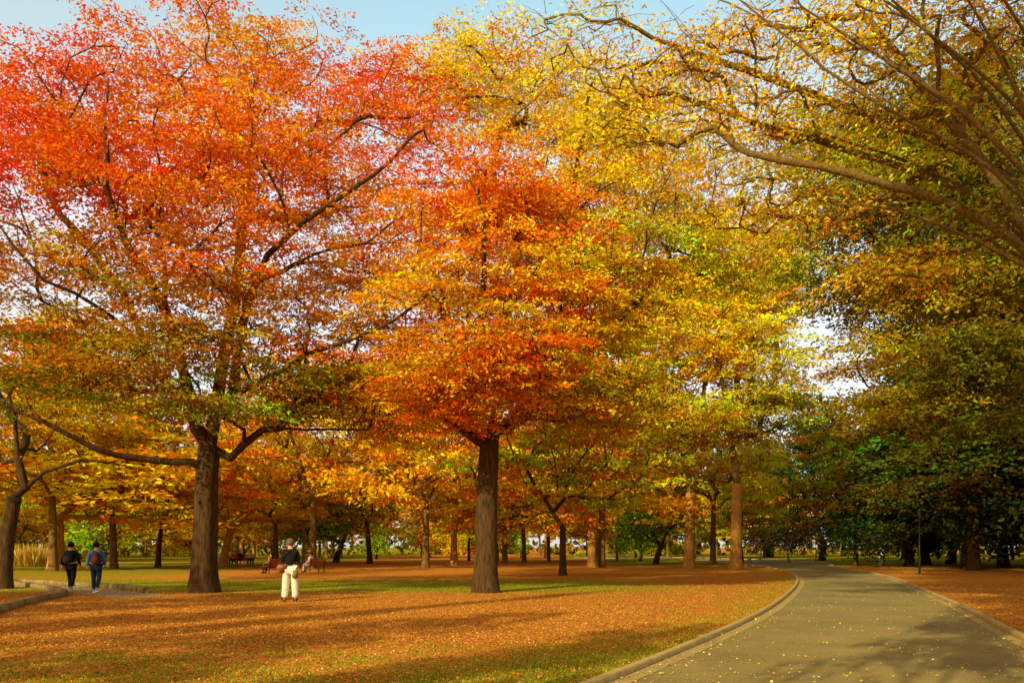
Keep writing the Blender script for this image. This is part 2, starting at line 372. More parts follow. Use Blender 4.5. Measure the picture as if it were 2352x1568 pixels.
def sweep(name, p, prof, mat):
    nn = normals(p); k = len(prof); n = len(p)
    V = np.stack([p+nn*o+np.array([0,0,z]) for o, z in prof], 1).reshape(-1,3)
    i = np.arange(n-1)[:,None]*k; j = np.arange(k)[None,:]; j2 = (j+1)%k
    F = np.stack([i+j, i+j2, i+k+j2, i+k+j], -1).reshape(-1,4)
    F = np.r_[F, [[0,1,2,3]] if k == 4 else [[0,1,2,3],[0,3,4,5]]]
    return mk(name, np_mesh(name, V, F), mat)
struct(strip('road', LKs, RKs, 8, .008, M_road))
struct(sweep('kerb_left', LK, [(0,-.05),(0,.075),(-.02,.095),(-.10,.095),(-.12,.075),(-.12,-.05)], M_kerb))
struct(sweep('kerb_right', RK, [(0,-.05),(0,.075),(.02,.095),(.10,.095),(.12,.075),(.12,-.05)], M_kerb))
struct(strip('gutter_left', LK+normals(LK)*.004, LK+normals(LK)*.24, 2, .013, M_gutter))
struct(strip('gutter_right', RK-normals(RK)*.24, RK-normals(RK)*.004, 2, .013, M_gutter))
pc = catmull([(-11.8,26.4,0),(-13.2,28.0,0),(-15.1,29.9,0),(-17.2,31.8,0),(-20.8,34.7,0),(-26,38.6,0),(-35,44,0)], .5)
struct(strip('path', pc-normals(pc)*.9, pc+normals(pc)*.9, 3, .006, M_path))
def edging(label, pts):
    p = catmull(pts, .45)
    return tag(sweep('stone_edging', p, [(-.1,-.05),(-.1,.15),(-.07,.18),(.07,.18),(.1,.15),(.1,-.05)], M_stone), label, 'stone edging')
edging('low stone edging round the planting bed nearest the left edge, left of the two walkers', [G(*q) for q in ((-60,1425),(40,1392),(100,1377),(148,1366),(125,1357),(80,1349),(10,1341),(-90,1333))])
edging('low tan stone edging on the far side of the path behind the two walkers', [G(*q) for q in ((335,1361),(312,1354),(240,1348),(170,1344),(90,1339),(0,1334),(-80,1330))])

def lk_x(y): return np.interp(y, LK[:,1], LK[:,0])
def rk_x(y): return np.interp(y, RK[:,1], RK[:,0])
def sstep(a, b, x): t = np.clip((x-a)/(b-a), 0, 1); return t*t*(3-2*t)
def grassf(x, y):
    x = np.asarray(x, float); y = np.asarray(y, float)
    g = np.zeros_like(x)
    d = lk_x(y)-x
    g += .26*sstep(3.6, .3, d)*(d > 0)*(y < 60)
    g += .27*sstep(16, 10.6, y)*(d > 0)
    g += .5*sstep(27.0, 30.5, y)*sstep(43, 38, y)*sstep(10, 2, x)*(d > 0)
    g += .5*sstep(66, 74, y)*sstep(5, 12, x)*(y < 200)
    g += .45*sstep(38, 46, y)*sstep(-16, -22, x)
    g -= .15*(x > rk_x(y))*(y < 60)
    return g
xs = np.r_[-900,-600,-400,-250,-160,-110,-85, np.arange(-70,70.1,.7), 85,110,160,250,400,600,900]
ys = np.r_[-300,-150,-80,-50,-30,-20,-10, np.arange(0,60,.6), np.arange(60,120,1.5), 130,150,180,250,400,650,1000,1500]
X, Y = np.meshgrid(xs, ys); Z = np.zeros_like(X)
V = np.stack([X, Y, Z], -1).reshape(-1,3); nx, ny = len(xs), len(ys)
i = np.arange(ny-1)[:,None]*nx; j = np.arange(nx-1)[None,:]
F = np.stack([i+j, i+j+1, i+nx+j+1, i+nx+j], -1).reshape(-1,4)
me = np_mesh('ground', V, F)
a = me.attributes.new('grass', 'FLOAT', 'POINT'); a.data.foreach_set('value', grassf(V[:,0], V[:,1]).astype(np.float32))
struct(mk('ground', me, M_ground))

# ------------------------------------------------------------------ leaf meshes
def leaf_mesh(name, pos, d, nrm, L, W, cols):
    d = d/np.linalg.norm(d, axis=1)[:,None]
    side = np.cross(d, nrm); side /= np.linalg.norm(side, axis=1)[:,None]+1e-9
    up = np.cross(side, d)
    L = L[:,None]; W = W[:,None]
    v0 = pos; v1 = pos+d*L*.45+side*W*.5+up*W*.12; v2 = pos+d*L; v3 = pos+d*L*.45-side*W*.5+up*W*.12
    V = np.stack([v0,v1,v2,v3], 1).reshape(-1,3); n = len(pos)
    me = np_mesh(name, V, np.arange(4*n).reshape(-1,4))
    at = me.attributes.new('leaf_col', 'FLOAT_COLOR', 'FACE')
    at.data.foreach_set('color', np.c_[np.clip(cols,0,.9), np.ones(n)].astype(np.float32).ravel())
    return me
def vary(cols, rng, vb=.28, warm=.12):
    n = len(cols); b = np.exp(rng.normal(0, vb, n))[:,None]
    h = rng.normal(0, warm, n)[:,None]
    c = cols*b; c = c*np.c_[1+0*h, np.exp(h*2.2), np.exp(h)]
    return c
def crown_leaves(name, ctr, cols, n, spread, flat, L, W, rng, droop=.35, hue=.2):
    k = len(ctr); m = k*n
    ctr2 = np.repeat(ctr, n, 0); c2 = np.repeat(vary(cols, rng, .18, hue), n, 0)
    nt_ = 9
    ta = rng.random((k,nt_))*2*math.pi; tl = spread*rng.uniform(.55,1.4,(k,nt_)); tz = rng.normal(-.08,.12,(k,nt_))
    ti = rng.integers(0,nt_,m); ki = np.repeat(np.arange(k), n)
    A_ = ta[ki,ti]; r = np.sqrt(rng.random(m))*tl[ki,ti]
    wob = rng.normal(0,.13,m)*spread
    off = np.c_[r*np.cos(A_)-wob*np.sin(A_), r*np.sin(A_)+wob*np.cos(A_), r*tz[ki,ti]-.10*r*r/spread+rng.normal(0,1,m)*spread*flat]
    d = np.c_[np.cos(A_)+rng.normal(0,.8,m), np.sin(A_)+rng.normal(0,.8,m), -droop+rng.normal(0,.5,m)]
    nr = np.c_[rng.normal(0,1.,m), rng.normal(0,1.,m), np.full(m,.55)]
    s = rng.uniform(.65,1.3,m)
    return leaf_mesh(name, ctr2+off, d, nr, L*s, W*s, vary(c2, rng, .17, min(.12,hue)))

# ------------------------------------------------------------------ trees
def sample_lobes(lobes, n, rng, inner=.1):
    w = np.array([l[2] for l in lobes], float); w /= w.sum()
    ks = rng.choice(len(lobes), n, p=w)
    v = rng.normal(size=(n,3)); v /= np.linalg.norm(v, axis=1)[:,None]
    rad = (inner+(1-inner)*rng.random(n))**.5*rng.uniform(.95,1.4,n)
    ctr = np.array([l[0] for l in lobes]); rr = np.array([l[1] for l in lobes]); lc = np.array([l[3] for l in lobes])
    p = ctr[ks]+v*rad[:,None]*rr[ks]
    dd = (((p[:,None,:]-ctr[None])/(rr[None]*1.35))**2).sum(-1)
    ww = np.exp(-1.1*dd)+1e-6; ww /= ww.sum(1)[:,None]
    c = .72*ww@lc+.28*lc[ks]
    return p, c
def build_tree(name, label, base, trunk, r0, guides, pts, cols, lf, bark, seed, group=None, cat='tree', step=.7, rtip=.014, twigs=0, leafmat=None, flare=.32, cap_r=None, jit=.05, gw=1, bark2=None, cap_end=.3):
    rg = np.random.default_rng(seed)
    pos = np.zeros((30000,3)); par = np.full(30000,-1); pl = np.zeros(30000); dirs = np.zeros((30000,3)); cnt = 0
    tr = catmull(trunk, .5)
    for q, p in enumerate(tr):
        pos[cnt] = p; par[cnt] = cnt-1; pl[cnt] = 0; dirs[cnt] = (0,0,1); cnt += 1
    fork = cnt-1
    def path(st, P_):
        nonlocal cnt
        last = st
        for p in P_:
            dv = p-pos[last]; l = np.linalg.norm(dv)
            pos[cnt] = p; par[cnt] = last; pl[cnt] = pl[last]+l; dirs[cnt] = dv/(l+1e-9); last = cnt; cnt += 1
        return last
    tips = []; gseg = []
    for g in guides:
        g = [np.asarray(x, float) for x in g]
        dd = np.linalg.norm(pos[max(0,fork-4):cnt]-g[0], axis=1); st = max(0,fork-4)+int(np.argmin(dd))
        c = catmull([pos[st]]+g, step)[1:]
        c = c+rg.normal(0,jit*step,c.shape)
        a0 = cnt; path(st, c); gseg.append((a0, cnt))
    order = np.argsort(np.linalg.norm(pts-pos[fork], axis=1))
    lo = max(0, fork-1)
    for q in order:
        p = pts[q]
        dv = p-pos[lo:cnt]; dist = np.linalg.norm(dv, axis=1)
        cs = (dv*dirs[lo:cnt]).sum(1)/(dist+1e-9)
        cost = dist*(1+.5*(1-cs))+.2*pl[lo:cnt]+1.0*np.maximum(0, pos[lo:cnt,2]-p[2])
        st = lo+int(np.argmin(cost)); d = np.linalg.norm(p-pos[st])
        ct = pos[st]+dirs[st]*.3*d+(p-pos[st])*.15+np.array([0,0,.06*d])
        k = max(2, int(d/step)); ts = np.linspace(0,1,k+1)[1:,None]
        c = (1-ts)**2*pos[st]+2*ts*(1-ts)*ct+ts*ts*p
        c[:-1] += rg.normal(0,jit*min(step,d/k),c[:-1].shape)
        e = path(st, c); tips.append(e)
        for _ in range(twigs):
            a = rg.random()*6.28; v = np.array([math.cos(a), math.sin(a), rg.normal(0,.3)])*lf['spread']*rg.uniform(.5,.95)
            tips.append(path(e, [p+v*.5+np.array([0,0,.05]), p+v]))
    w = np.zeros(cnt)
    for e in tips: w[e] += 1
    for q_, (a0, a1) in enumerate(gseg):
        g_ = gw[q_] if hasattr(gw,'__len__') else gw
        w[a0:a1] += g_/(a1-a0); w[a1-1] += 1
    for q in range(cnt-1,0,-1): w[par[q]] += w[q]
    rt = r0*.85; ex = math.log(rt/rtip)/math.log(max(w[fork],2))
    rad = rtip*np.maximum(w,1)**ex
    for q in range(fork+1):
        rad[q] = r0*(1-.2*q/max(1,fork))
    rad[fork+1:] = np.minimum(rad[fork+1:], cap_r or r0*.7)
    root = thing(name, label, cat, base, 0, group)
    tb = Tubes(); zz = pos[:fork+1,2]
    tpos = pos[:fork+1].copy()
    if len(tpos) > 2: tpos[0,2] -= .1
    tb.add(tpos, rad[:fork+1]*(1+flare*np.exp(-np.maximum(zz,0)/.4)), 18, .05, seed)
    trk = tb.build('trunk', bark, root)
    ch = [[] for _ in range(cnt)]
    for q in range(1,cnt): ch[par[q]].append(q)
    tb = Tubes(); stack = []
    for c in ch[fork]: stack.append((fork,c))
    for q in range(fork):
        for c in ch[q]:
            if c > fork: stack.append((q,c))
    while stack:
        s, c = stack.pop(); chain = [s]; q = c
        while True:
            chain.append(q)
            if not ch[q]: break
            o = sorted(ch[q], key=lambda z: -w[z])
            for z in o[1:]: stack.append((q,z))
            q = o[0]
        rr = rad[chain].copy(); rr[0] = min(rr[0], rr[1]*1.25)
        if cap_r: rr = np.minimum(rr, cap_r*np.linspace(1,cap_end,len(rr)))
        if len(rr) > 2: rr[-1] = min(rr[-1]*.6, .03)
        n = 12 if rr[0] > .2 else 8 if rr[0] > .07 else 5 if rr[0] > .025 else 4
        tb.add(pos[chain], rr, n, .03 if n > 6 else 0, seed+c)
    tb.build('branches', bark2 or bark, trk)
    if lf:
        me = crown_leaves('crown', pts, cols, lf['n'], lf['spread'], lf['flat'], lf['L'], lf['W'], rg, lf.get('droop',.35), lf.get('hue',.2))
        mk('crown', me, leafmat or M_leaf, root)
    return root
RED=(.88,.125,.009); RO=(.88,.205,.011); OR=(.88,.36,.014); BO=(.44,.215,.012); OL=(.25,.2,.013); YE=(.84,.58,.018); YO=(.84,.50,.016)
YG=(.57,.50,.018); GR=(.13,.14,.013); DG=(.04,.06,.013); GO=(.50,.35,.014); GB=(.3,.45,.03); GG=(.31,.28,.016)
def pxl(lst, Y0, base):
    out = []
    for l in lst:
        px, py, dY, rx, ry, col = l[:6]; wt = l[6] if len(l) > 6 else 1.0
        c = P(px,py,Y0+dY); m = KPX*c[1]
        out.append((c-base, (rx*m, (rx+ry)*.5*m, ry*m*.95), wt*rx*ry, col))
    return out
def PL(base, *pts): return [P(*p)-base for p in pts]

# A: the big red tree
bA = G(468,1359); YA = bA[1]
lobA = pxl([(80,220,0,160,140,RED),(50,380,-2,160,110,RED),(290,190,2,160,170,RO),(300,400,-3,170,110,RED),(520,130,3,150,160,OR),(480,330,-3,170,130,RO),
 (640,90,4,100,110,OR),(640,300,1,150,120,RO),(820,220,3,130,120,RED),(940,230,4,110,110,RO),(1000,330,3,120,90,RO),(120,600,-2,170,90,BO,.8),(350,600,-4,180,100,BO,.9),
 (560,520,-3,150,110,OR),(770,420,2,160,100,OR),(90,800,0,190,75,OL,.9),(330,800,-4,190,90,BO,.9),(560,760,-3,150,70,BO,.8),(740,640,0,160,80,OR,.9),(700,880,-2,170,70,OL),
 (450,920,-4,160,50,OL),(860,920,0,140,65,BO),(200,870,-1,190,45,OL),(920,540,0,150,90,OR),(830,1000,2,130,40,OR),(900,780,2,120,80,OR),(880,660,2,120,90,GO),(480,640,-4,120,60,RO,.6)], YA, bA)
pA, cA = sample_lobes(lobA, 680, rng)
gA = [PL(bA,(440,1062,YA-.4),(330,1055,YA-1),(210,1025,YA-2),(100,965,YA-2.5),(0,925,YA-3)),
      PL(bA,(535,1050,YA),(600,985,YA-1),(700,985,YA-1.5),(840,985,YA-1)),
      PL(bA,(498,950,YA),(508,840,YA),(540,690,YA+1),(560,480,YA+2),(580,300,YA+2)),
      PL(bA,(455,985,YA-.3),(420,860,YA-1),(375,700,YA-2.5),(262,500,YA-4),(240,300,YA-4),(250,180,YA-3)),
      PL(bA,(520,950,YA),(585,650,YA-2),(700,510,YA-3),(860,400,YA-2),(960,300,YA)),
      PL(bA,(550,900,YA-.5),(700,820,YA-2.5),(860,760,YA-3.5),(1000,665,YA-3),(1060,600,YA-2)),
      PL(bA,(400,900,YA),(250,720,YA-3),(100,640,YA-4.5),(30,560,YA-5),(-30,480,YA-5))]
LFA = dict(n=285,spread=1.5,flat=.033,L=.145,W=.063)
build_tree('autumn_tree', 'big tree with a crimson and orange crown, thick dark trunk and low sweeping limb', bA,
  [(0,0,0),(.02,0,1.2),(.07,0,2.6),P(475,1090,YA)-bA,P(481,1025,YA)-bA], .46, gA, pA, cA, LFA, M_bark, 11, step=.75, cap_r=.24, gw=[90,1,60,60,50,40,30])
# B: middle tree
bB = G(1116,1359); YB = bB[1]
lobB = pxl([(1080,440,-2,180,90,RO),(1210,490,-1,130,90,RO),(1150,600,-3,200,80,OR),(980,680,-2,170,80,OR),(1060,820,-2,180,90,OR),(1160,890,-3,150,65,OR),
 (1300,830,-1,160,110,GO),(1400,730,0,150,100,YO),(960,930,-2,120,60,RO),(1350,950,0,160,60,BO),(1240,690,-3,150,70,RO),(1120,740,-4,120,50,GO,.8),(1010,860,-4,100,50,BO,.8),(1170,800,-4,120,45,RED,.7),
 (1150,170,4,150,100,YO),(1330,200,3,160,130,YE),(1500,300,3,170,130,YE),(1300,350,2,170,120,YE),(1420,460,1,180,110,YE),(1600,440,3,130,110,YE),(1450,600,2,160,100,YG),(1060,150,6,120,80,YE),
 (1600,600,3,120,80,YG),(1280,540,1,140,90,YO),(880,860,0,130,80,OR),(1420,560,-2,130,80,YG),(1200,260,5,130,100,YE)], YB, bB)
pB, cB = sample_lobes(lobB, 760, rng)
gB = [PL(bB,(1165,985,YB),(1215,915,YB-.5),(1300,750,YB-1.5),(1430,610,YB-1.5),(1500,500,YB-1)), PL(bB,(1140,900,YB),(1180,680,YB),(1285,560,YB),(1340,300,YB),(1360,180,YB)),
      PL(bB,(1095,1010,YB-.3),(1050,880,YB-1),(1020,760,YB-2),(1010,640,YB-3)), PL(bB,(1190,940,YB),(1330,890,YB+1),(1420,840,YB+2)),
      PL(bB,(1125,880,YB-.5),(1105,740,YB-2.5),(1110,560,YB-4),(1100,420,YB-3))]
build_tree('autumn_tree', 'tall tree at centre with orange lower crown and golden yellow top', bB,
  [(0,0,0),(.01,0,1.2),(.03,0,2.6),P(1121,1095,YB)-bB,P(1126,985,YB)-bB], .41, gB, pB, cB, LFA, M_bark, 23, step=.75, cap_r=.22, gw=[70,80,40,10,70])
# D1, D2
for lab, bpx, bpy_, lobs, fk, n, sd in (
  ('slender yellow green tree with a sunlit trunk, left of the pair by the road bend', 1583,1303, [(1540,680,2,120,90,YG),(1500,810,-2,120,90,YG),(1570,790,0,100,90,YE),(1560,930,-2,110,70,YG),(1600,1010,-2,80,40,GO),(1480,920,0,100,70,GO),(1450,720,0,90,80,YE)], 1130, 220, 31),
  ('slender yellow green tree with a sunlit trunk beside the left kerb near the bend', 1690,1306, [(1690,640,0,120,90,YE),(1770,700,0,90,90,YG),(1650,760,-2,120,90,YE),(1750,840,-2,100,90,YG),(1700,950,-3,90,60,YG),(1770,930,0,70,60,GG),(1620,660,1,90,70,YE),(1790,600,1,90,90,YG),(1730,530,2,110,80,YE)], 1110, 290, 37)):
    b = G(bpx,bpy_); Yb = b[1]; lo = pxl(lobs, Yb, b); p_, c_ = sample_lobes(lo, n, rng); fkp = P(bpx+3,fk,Yb)-b
    build_tree('autumn_tree', lab, b, [(0,0,0),fkp*np.array([.3,0,.33]),fkp*np.array([.65,0,.66]),fkp], .42, [PL(b,(bpx-12,fk-100,Yb),(bpx-35,fk-250,Yb-2)),PL(b,(bpx+22,fk-110,Yb),(bpx+40,fk-300,Yb-2))], p_, c_,
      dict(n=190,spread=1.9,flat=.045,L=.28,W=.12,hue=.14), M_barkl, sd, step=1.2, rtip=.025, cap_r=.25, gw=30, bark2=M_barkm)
# R1: overhanging tree on the right
b1_ = np.array([12.4,14.2,0])
g1_ = [PL(b1_,(2440,640,13.6),(2250,360,13.5),(1990,40,14),(1900,-80,14.3)), PL(b1_,(2440,650,13.6),(2250,500,13.6),(1960,400,14),(1640,340,14.6)),
  PL(b1_,(2450,560,14),(2250,370,14.4),(1850,210,15.6),(1500,90,16.6)), PL(b1_,(2460,520,13.4),(2280,220,12.8),(2050,0,12.2),(1980,-80,12)),
  PL(b1_,(2470,460,14.2),(2330,200,14),(2230,-60,14)),
  PL(b1_,(2450,640,14.5),(2150,500,15.8),(1850,450,17.2),(1720,550,18)), PL(b1_,(2450,600,14),(2200,430,14.6),(1700,270,16),(1560,220,16.4)),
  PL(b1_,(2470,540,13.4),(2240,280,13),(1850,20,13),(1750,-60,13)), PL(b1_,(2490,420,13.6),(2400,120,13.1),(2330,-80,13)),
  PL(b1_,(2470,600,13.2),(2280,390,12.8),(1960,200,12.8),(1650,-40,13.4)), PL(b1_,(2470,520,13.0),(2320,180,12.2),(2180,-80,12)),
  PL(b1_,(2460,610,13.8),(2220,280,14.6),(1900,110,15.4),(1560,-40,16)), PL(b1_,(2470,660,13.2),(2260,560,13.0),(2060,480,13.2),(1900,470,13.6)),
  PL(b1_,(2460,640,14.2),(2150,400,15.2),(1800,290,16.2),(1620,310,16.8)), PL(b1_,(2480,480,13.2),(2340,250,12.6),(2150,90,12.3),(1960,-60,12.2)),
  PL(b1_,(2480,520,14.6),(2260,230,15.6),(2050,110,16.4),(1800,60,17)), PL(b1_,(2490,380,13.2),(2360,80,12.2),(2240,-90,11.8)), PL(b1_,(2480,500,14),(2300,280,14),(2120,60,14.2),(2040,-60,14.4))]
lob1 = pxl([(1330,90,17.0,110,70,YO),(1480,180,16.4,130,80,YO),(1650,120,16,140,90,YE),(1850,70,14.6,150,90,YO),(2050,60,13.3,150,90,YE),(2260,60,13.3,130,90,YO),(1600,300,15.5,110,60,YE),
  (1800,260,15.3,140,70,YO),(2000,230,14.6,140,80,YE),(2200,300,14.2,130,80,YG),(1720,460,17,100,60,YE),(1900,480,16,120,50,YO),(2250,480,14,110,50,GG),(2050,600,14.8,110,40,YO),(1420,300,15,80,40,YE)], 0, b1_)
p1_, c1_ = sample_lobes(lob1, 400, rng)
build_tree('overhanging_tree', 'golden leaved tree beyond the right edge whose lower limbs arch over the road', b1_, [(0,0,0),(-.05,0,1.2),(-.12,0,2.4),(-.2,0,3.2)], .42, g1_, p1_, c1_,
  dict(n=56,spread=.8,flat=.08,L=.105,W=.037,droop=.6,hue=.14), M_barkm, 41, step=.5, rtip=.005, twigs=3, cap_r=.085, jit=.02, gw=40, bark2=M_barkg2, cap_end=.1)
# R2: gold highlights and dark green shading put into the leaf colours
b2_ = np.array([20.4,26.,0])
lob2 = pxl([(1900,430,27,120,100,GO),(2080,450,25,150,100,GG),(2260,380,24,130,110,GR),(2300,180,26,110,110,GG),(1970,620,26,130,80,GR),(2150,640,24,150,70,GO),(2300,620,23,110,80,GR),
  (2100,790,25,150,70,GO),(2270,800,23,110,70,GR),(2060,925,25,120,40,GO),(2200,960,24,120,40,GR),(1860,300,29,100,90,YG),(2120,250,28,140,110,GR),(2000,330,30,120,90,GR),(2250,900,25,120,60,GR),
  (2150,500,30,160,160,GR),(2250,700,29,140,150,GR),(2080,700,31,120,120,GR)], 0, b2_)
p2_, c2_ = sample_lobes(lob2, 680, rng)
build_tree('autumn_tree', 'large dim green and olive tree at right behind the arching golden limbs', b2_, [(0,0,0),(-.1,0,1.5),(-.2,0,3.5),(-.3,0,5.5)], .45,
  [PL(b2_,(2420,820,25.5),(2250,720,25.5),(2050,640,26)), PL(b2_,(2420,700,25.5),(2280,500,25.5),(2150,300,26)), PL(b2_,(2420,760,26),(2150,560,27),(1900,430,27.5))],
  p2_, c2_, dict(n=220,spread=1.5,flat=.045,L=.155,W=.067,hue=.1), M_bark, 43, step=.7, cap_r=.14, gw=10)
# L: leaning tree at the left edge
bL = G(6,1350); YL = bL[1]
lobL = pxl([(-60,900,0,150,70,OL),(60,1000,2,130,40,GO),(-120,750,2,160,120,BO),(40,880,3,110,50,BO),(-150,560,3,140,140,RO)], YL, bL)
pL_, cL_ = sample_lobes(lobL, 110, rng)
build_tree('autumn_tree', 'dark leaning tree cut by the left edge of the photo, in the stone edged bed', bL, [(0,0,0),(.12,0,1.5),P(22,1200,YL)-bL,P(34,1140,YL)-bL], .32,
  [PL(bL,(60,1115,YL),(110,1080,YL),(190,1055,YL),(280,1070,YL)), PL(bL,(40,1050,YL),(30,950,YL),(-10,800,YL)), PL(bL,(10,1060,YL),(-60,950,YL))], pL_, cL_, dict(n=170,spread=1.2,flat=.06,L=.15,W=.066), M_bark, 47, cap_r=.17, gw=20)

# prototypes for the rest
def proto(seed, H, r0, fork, spread, cols, ncl, lf, bark, label, shape='vase', name='autumn_tree', rtip=.03):
    rg = np.random.default_rng(seed); lobes = []
    for k in range(9):
        a = k*2.4+rg.random()*.7; f = k/8
        z = fork*1.1+(H-fork*1.3)*(.12+.75*f); rr = spread*(.62 if f < .7 else .35)*(1 if shape == 'vase' else (1-.5*f))
        lobes.append((np.array([math.cos(a)*rr, math.sin(a)*rr, z]), np.array([spread*.5, spread*.5, H*.13]), 1., cols[k%len(cols)]))
    p, c = sample_lobes(lobes, ncl, rg)
    gd = [[np.array([math.cos(a)*spread*.2, math.sin(a)*spread*.2, fork+H*.15]), np.array([math.cos(a)*spread*.45, math.sin(a)*spread*.45, fork+H*.35])] for a in np.arange(4)*1.6+rg.random()]
    lean = rg.normal(0,.2,2)
    return build_tree(name, label, (0,0,0), [(0,0,0),(lean[0]*.4,lean[1]*.4,fork*.5),(lean[0],lean[1],fork)], r0, gd, p, c, lf, bark, seed, step=1.0, rtip=rtip, cap_r=r0*.6 if lf else None)
LFp = dict(n=115,spread=1.6,flat=.06,L=.31,W=.145)
protos = {}
def PR(k, seed, H, r0, fork, spread, cols, ncl, lf, bark, **kw): protos[k] = [proto(seed,H,r0,fork,spread,cols,ncl,lf,bark,'tree',**kw), True]
PR('orange', 101, 13, .23, 3.6, 6.5, [OR,YO,YE,OR], 130, LFp, M_barkm)
PR('orange_pale', 102, 12, .27, 3.0, 6.0, [OR,YO,YO,YE], 120, LFp, M_barkl)
PR('yellow', 103, 13, .22, 4.2, 5.5, [YE,YO,YG,YE], 120, LFp, M_barkm)
PR('olive', 104, 14, .24, 3.4, 6.5, [GO,YG,GG,GO], 130, LFp, M_bark)
PR('dim', 109, 15, .30, 3.6, 6.5, [GR,(.1,.09,.012),DG,GR], 150, LFp, M_bark)
PR('evergreen', 105, 15, .36, 1.5, 6.0, [DG,DG,(.08,.095,.016),(.04,.055,.012)], 210, dict(n=75,spread=1.4,flat=.3,L=.4,W=.2), M_barkd, shape='cone', name='evergreen_tree')
PR('shrub', 106, 4.2, .12, .7, 2.2, [GB,(.26,.36,.02),YG], 70, dict(n=80,spread=.7,flat=.3,L=.2,W=.11), M_bark, shape='cone', name='shrub')
PR('shrub_gold', 108, 4.0, .12, .7, 2.4, [YE,YG,YO], 70, dict(n=80,spread=.7,flat=.3,L=.2,W=.11), M_barkm, shape='cone', name='shrub')
PR('bare', 107, 7, .14, 1.4, 3.6, [OR], 150, None, M_barkg, name='bare_tree', rtip=.012)
def put(kind, loc, rz, s, label, group=None, cat=None, nm=None):
    pr, first = protos[kind]
    if first:
        pr.location = loc; pr.rotation_euler = (0,0,rz); pr.scale = (s,)*3 if not hasattr(s,'__len__') else s; pr['label'] = label
        if group: pr['group'] = group
        if cat: pr['category'] = cat
        protos[kind][1] = False; return pr
    r = dup(pr, loc, rz, s, label, group, cat)
    if nm: r.name = nm
    return r
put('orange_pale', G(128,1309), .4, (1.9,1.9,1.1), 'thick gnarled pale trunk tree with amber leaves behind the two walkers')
put('yellow', G(262,1304), 2., (1.2,1.2,.9), 'yellow leaved tree with a stout trunk right of the walker in blue denim')
put('olive', G(362,1302), 1., .85, 'dark slim trunked olive tree just left of the big crimson tree')
put('orange', G(632,1296), 3., .95, 'orange tree behind the long haired person on the left park bench')
put('olive', G(850,1293), 4., 1.1, 'dark forked tree standing alone between the benches and the centre tree')
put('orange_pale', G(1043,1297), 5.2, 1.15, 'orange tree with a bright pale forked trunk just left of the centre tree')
put('orange', G(1160,1292), .9, 1.1, 'dark trunked orange tree partly behind the trunk of the centre tree')
put('olive', G(1292,1320), 2.4, (.85,.85,.8), 'dark short trunk tree with spreading boughs right of the centre tree')
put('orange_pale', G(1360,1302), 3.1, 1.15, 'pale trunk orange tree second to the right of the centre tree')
put('shrub', G(235,1296), 1., 1.5, 'pale green rounded bush behind the walker in blue denim')
put('shrub', G(1470,1288), 2., 1.4, 'green bush at the foot of the small dense green tree')
put('shrub', G(1505,1294), 1., (2.0,2.0,2.3), 'small dense green tree left of the two sunlit slender trunks', cat='tree', nm='green_tree')
put('yellow', G(1637,1295), .3, 1.2, 'thin dark trunk yellow tree between the two sunlit slender trunks')
put('shrub', G(770,1290), 2., 2.5, 'green tree in the back row above the right park bench', cat='tree', nm='green_tree')
put('bare', G(1812,1291), 1., .75, 'bare pale grey branched shrub at the far end of the road', cat='bare tree')
put('bare', G(1745,1286), 3., .8, 'bare pale shrub left of its twin where the road disappears', cat='bare tree')
put('bare', (-38,50,0), 2., (2.0,2.0,2.4), 'tall leafless tree with fine bare twigs behind the dark leaning tree', cat='bare tree')
put('orange', (-30,54,0), 1.1, (1.15,1.15,1.35), 'tall orange tree behind the yellow tree and left of the big crimson tree')
put('orange', (-14.5,60,0), 2.6, (1.15,1.15,1.3), 'tall orange tree rising behind the park benches')
put('orange', (-6.5,62,0), 4.0, (1.15,1.15,1.35), 'tall orange tree in the gap between the crimson tree and the centre tree')
put('yellow', (7,64,0), 1.0, (1.15,1.15,1.4), 'tall yellow tree rising behind the short dark trunk tree')
# right-hand dark wood
put('dim', G(2238,1308), .7, (1.35,1.35,1.05), 'dim green tree with a visible stout straight trunk under the trees at far right')
put('olive', G(1965,1296), 1.7, .9, 'olive tree on the right verge where the road bends')
put('evergreen', G(2085,1300), 2.9, .9, 'dark evergreen behind the thin lamp post on the right verge')
put('dim', (33,60,0), 2., 1.1, 'dull dim tree among the dark evergreens right of the road')
put('olive', (24,86,0), 4., .7, 'olive gold tree rising in the gap where the road disappears')
rgp = np.random.default_rng(5)
for k,(x,y) in enumerate([(36,53),(39,45),(41,57),(45,66),(37,72),(47,48),(52,80),(42,88),(36,96),(55,60),(60,95),(50,105),(32,116),(40,125),(24,135),(62,75),(34,39),(38,36),(45,37),(75,105),(88,120),(66,122),(80,88),(56,138),(37,63),(41,76),(70,140),(95,150),(84,138)]):
    s = rgp.uniform(.85,1.15); put('evergreen', (x+rgp.normal(0,1),y+rgp.normal(0,1),0), rgp.random()*6, (s,s,s*1.3), 'dark evergreen in the shaded wood right of the road', 'dark evergreens in the shaded wood')
kinds = ['orange','orange_pale','yellow','yellow','orange','orange_pale','yellow','olive']
labs = {'orange':('orange tree with brown trunk in the woodland rows at the back of the lawn','orange trees at the back of the lawn'),'orange_pale':('pale trunk amber tree in the woodland rows at the back of the lawn','pale trunk trees at the back of the lawn'),
 'yellow':('yellow tree in the woodland rows at the back of the lawn','yellow trees at the back of the lawn'),'olive':('olive brown tree in the woodland rows at the back of the lawn','olive trees at the back of the lawn')}
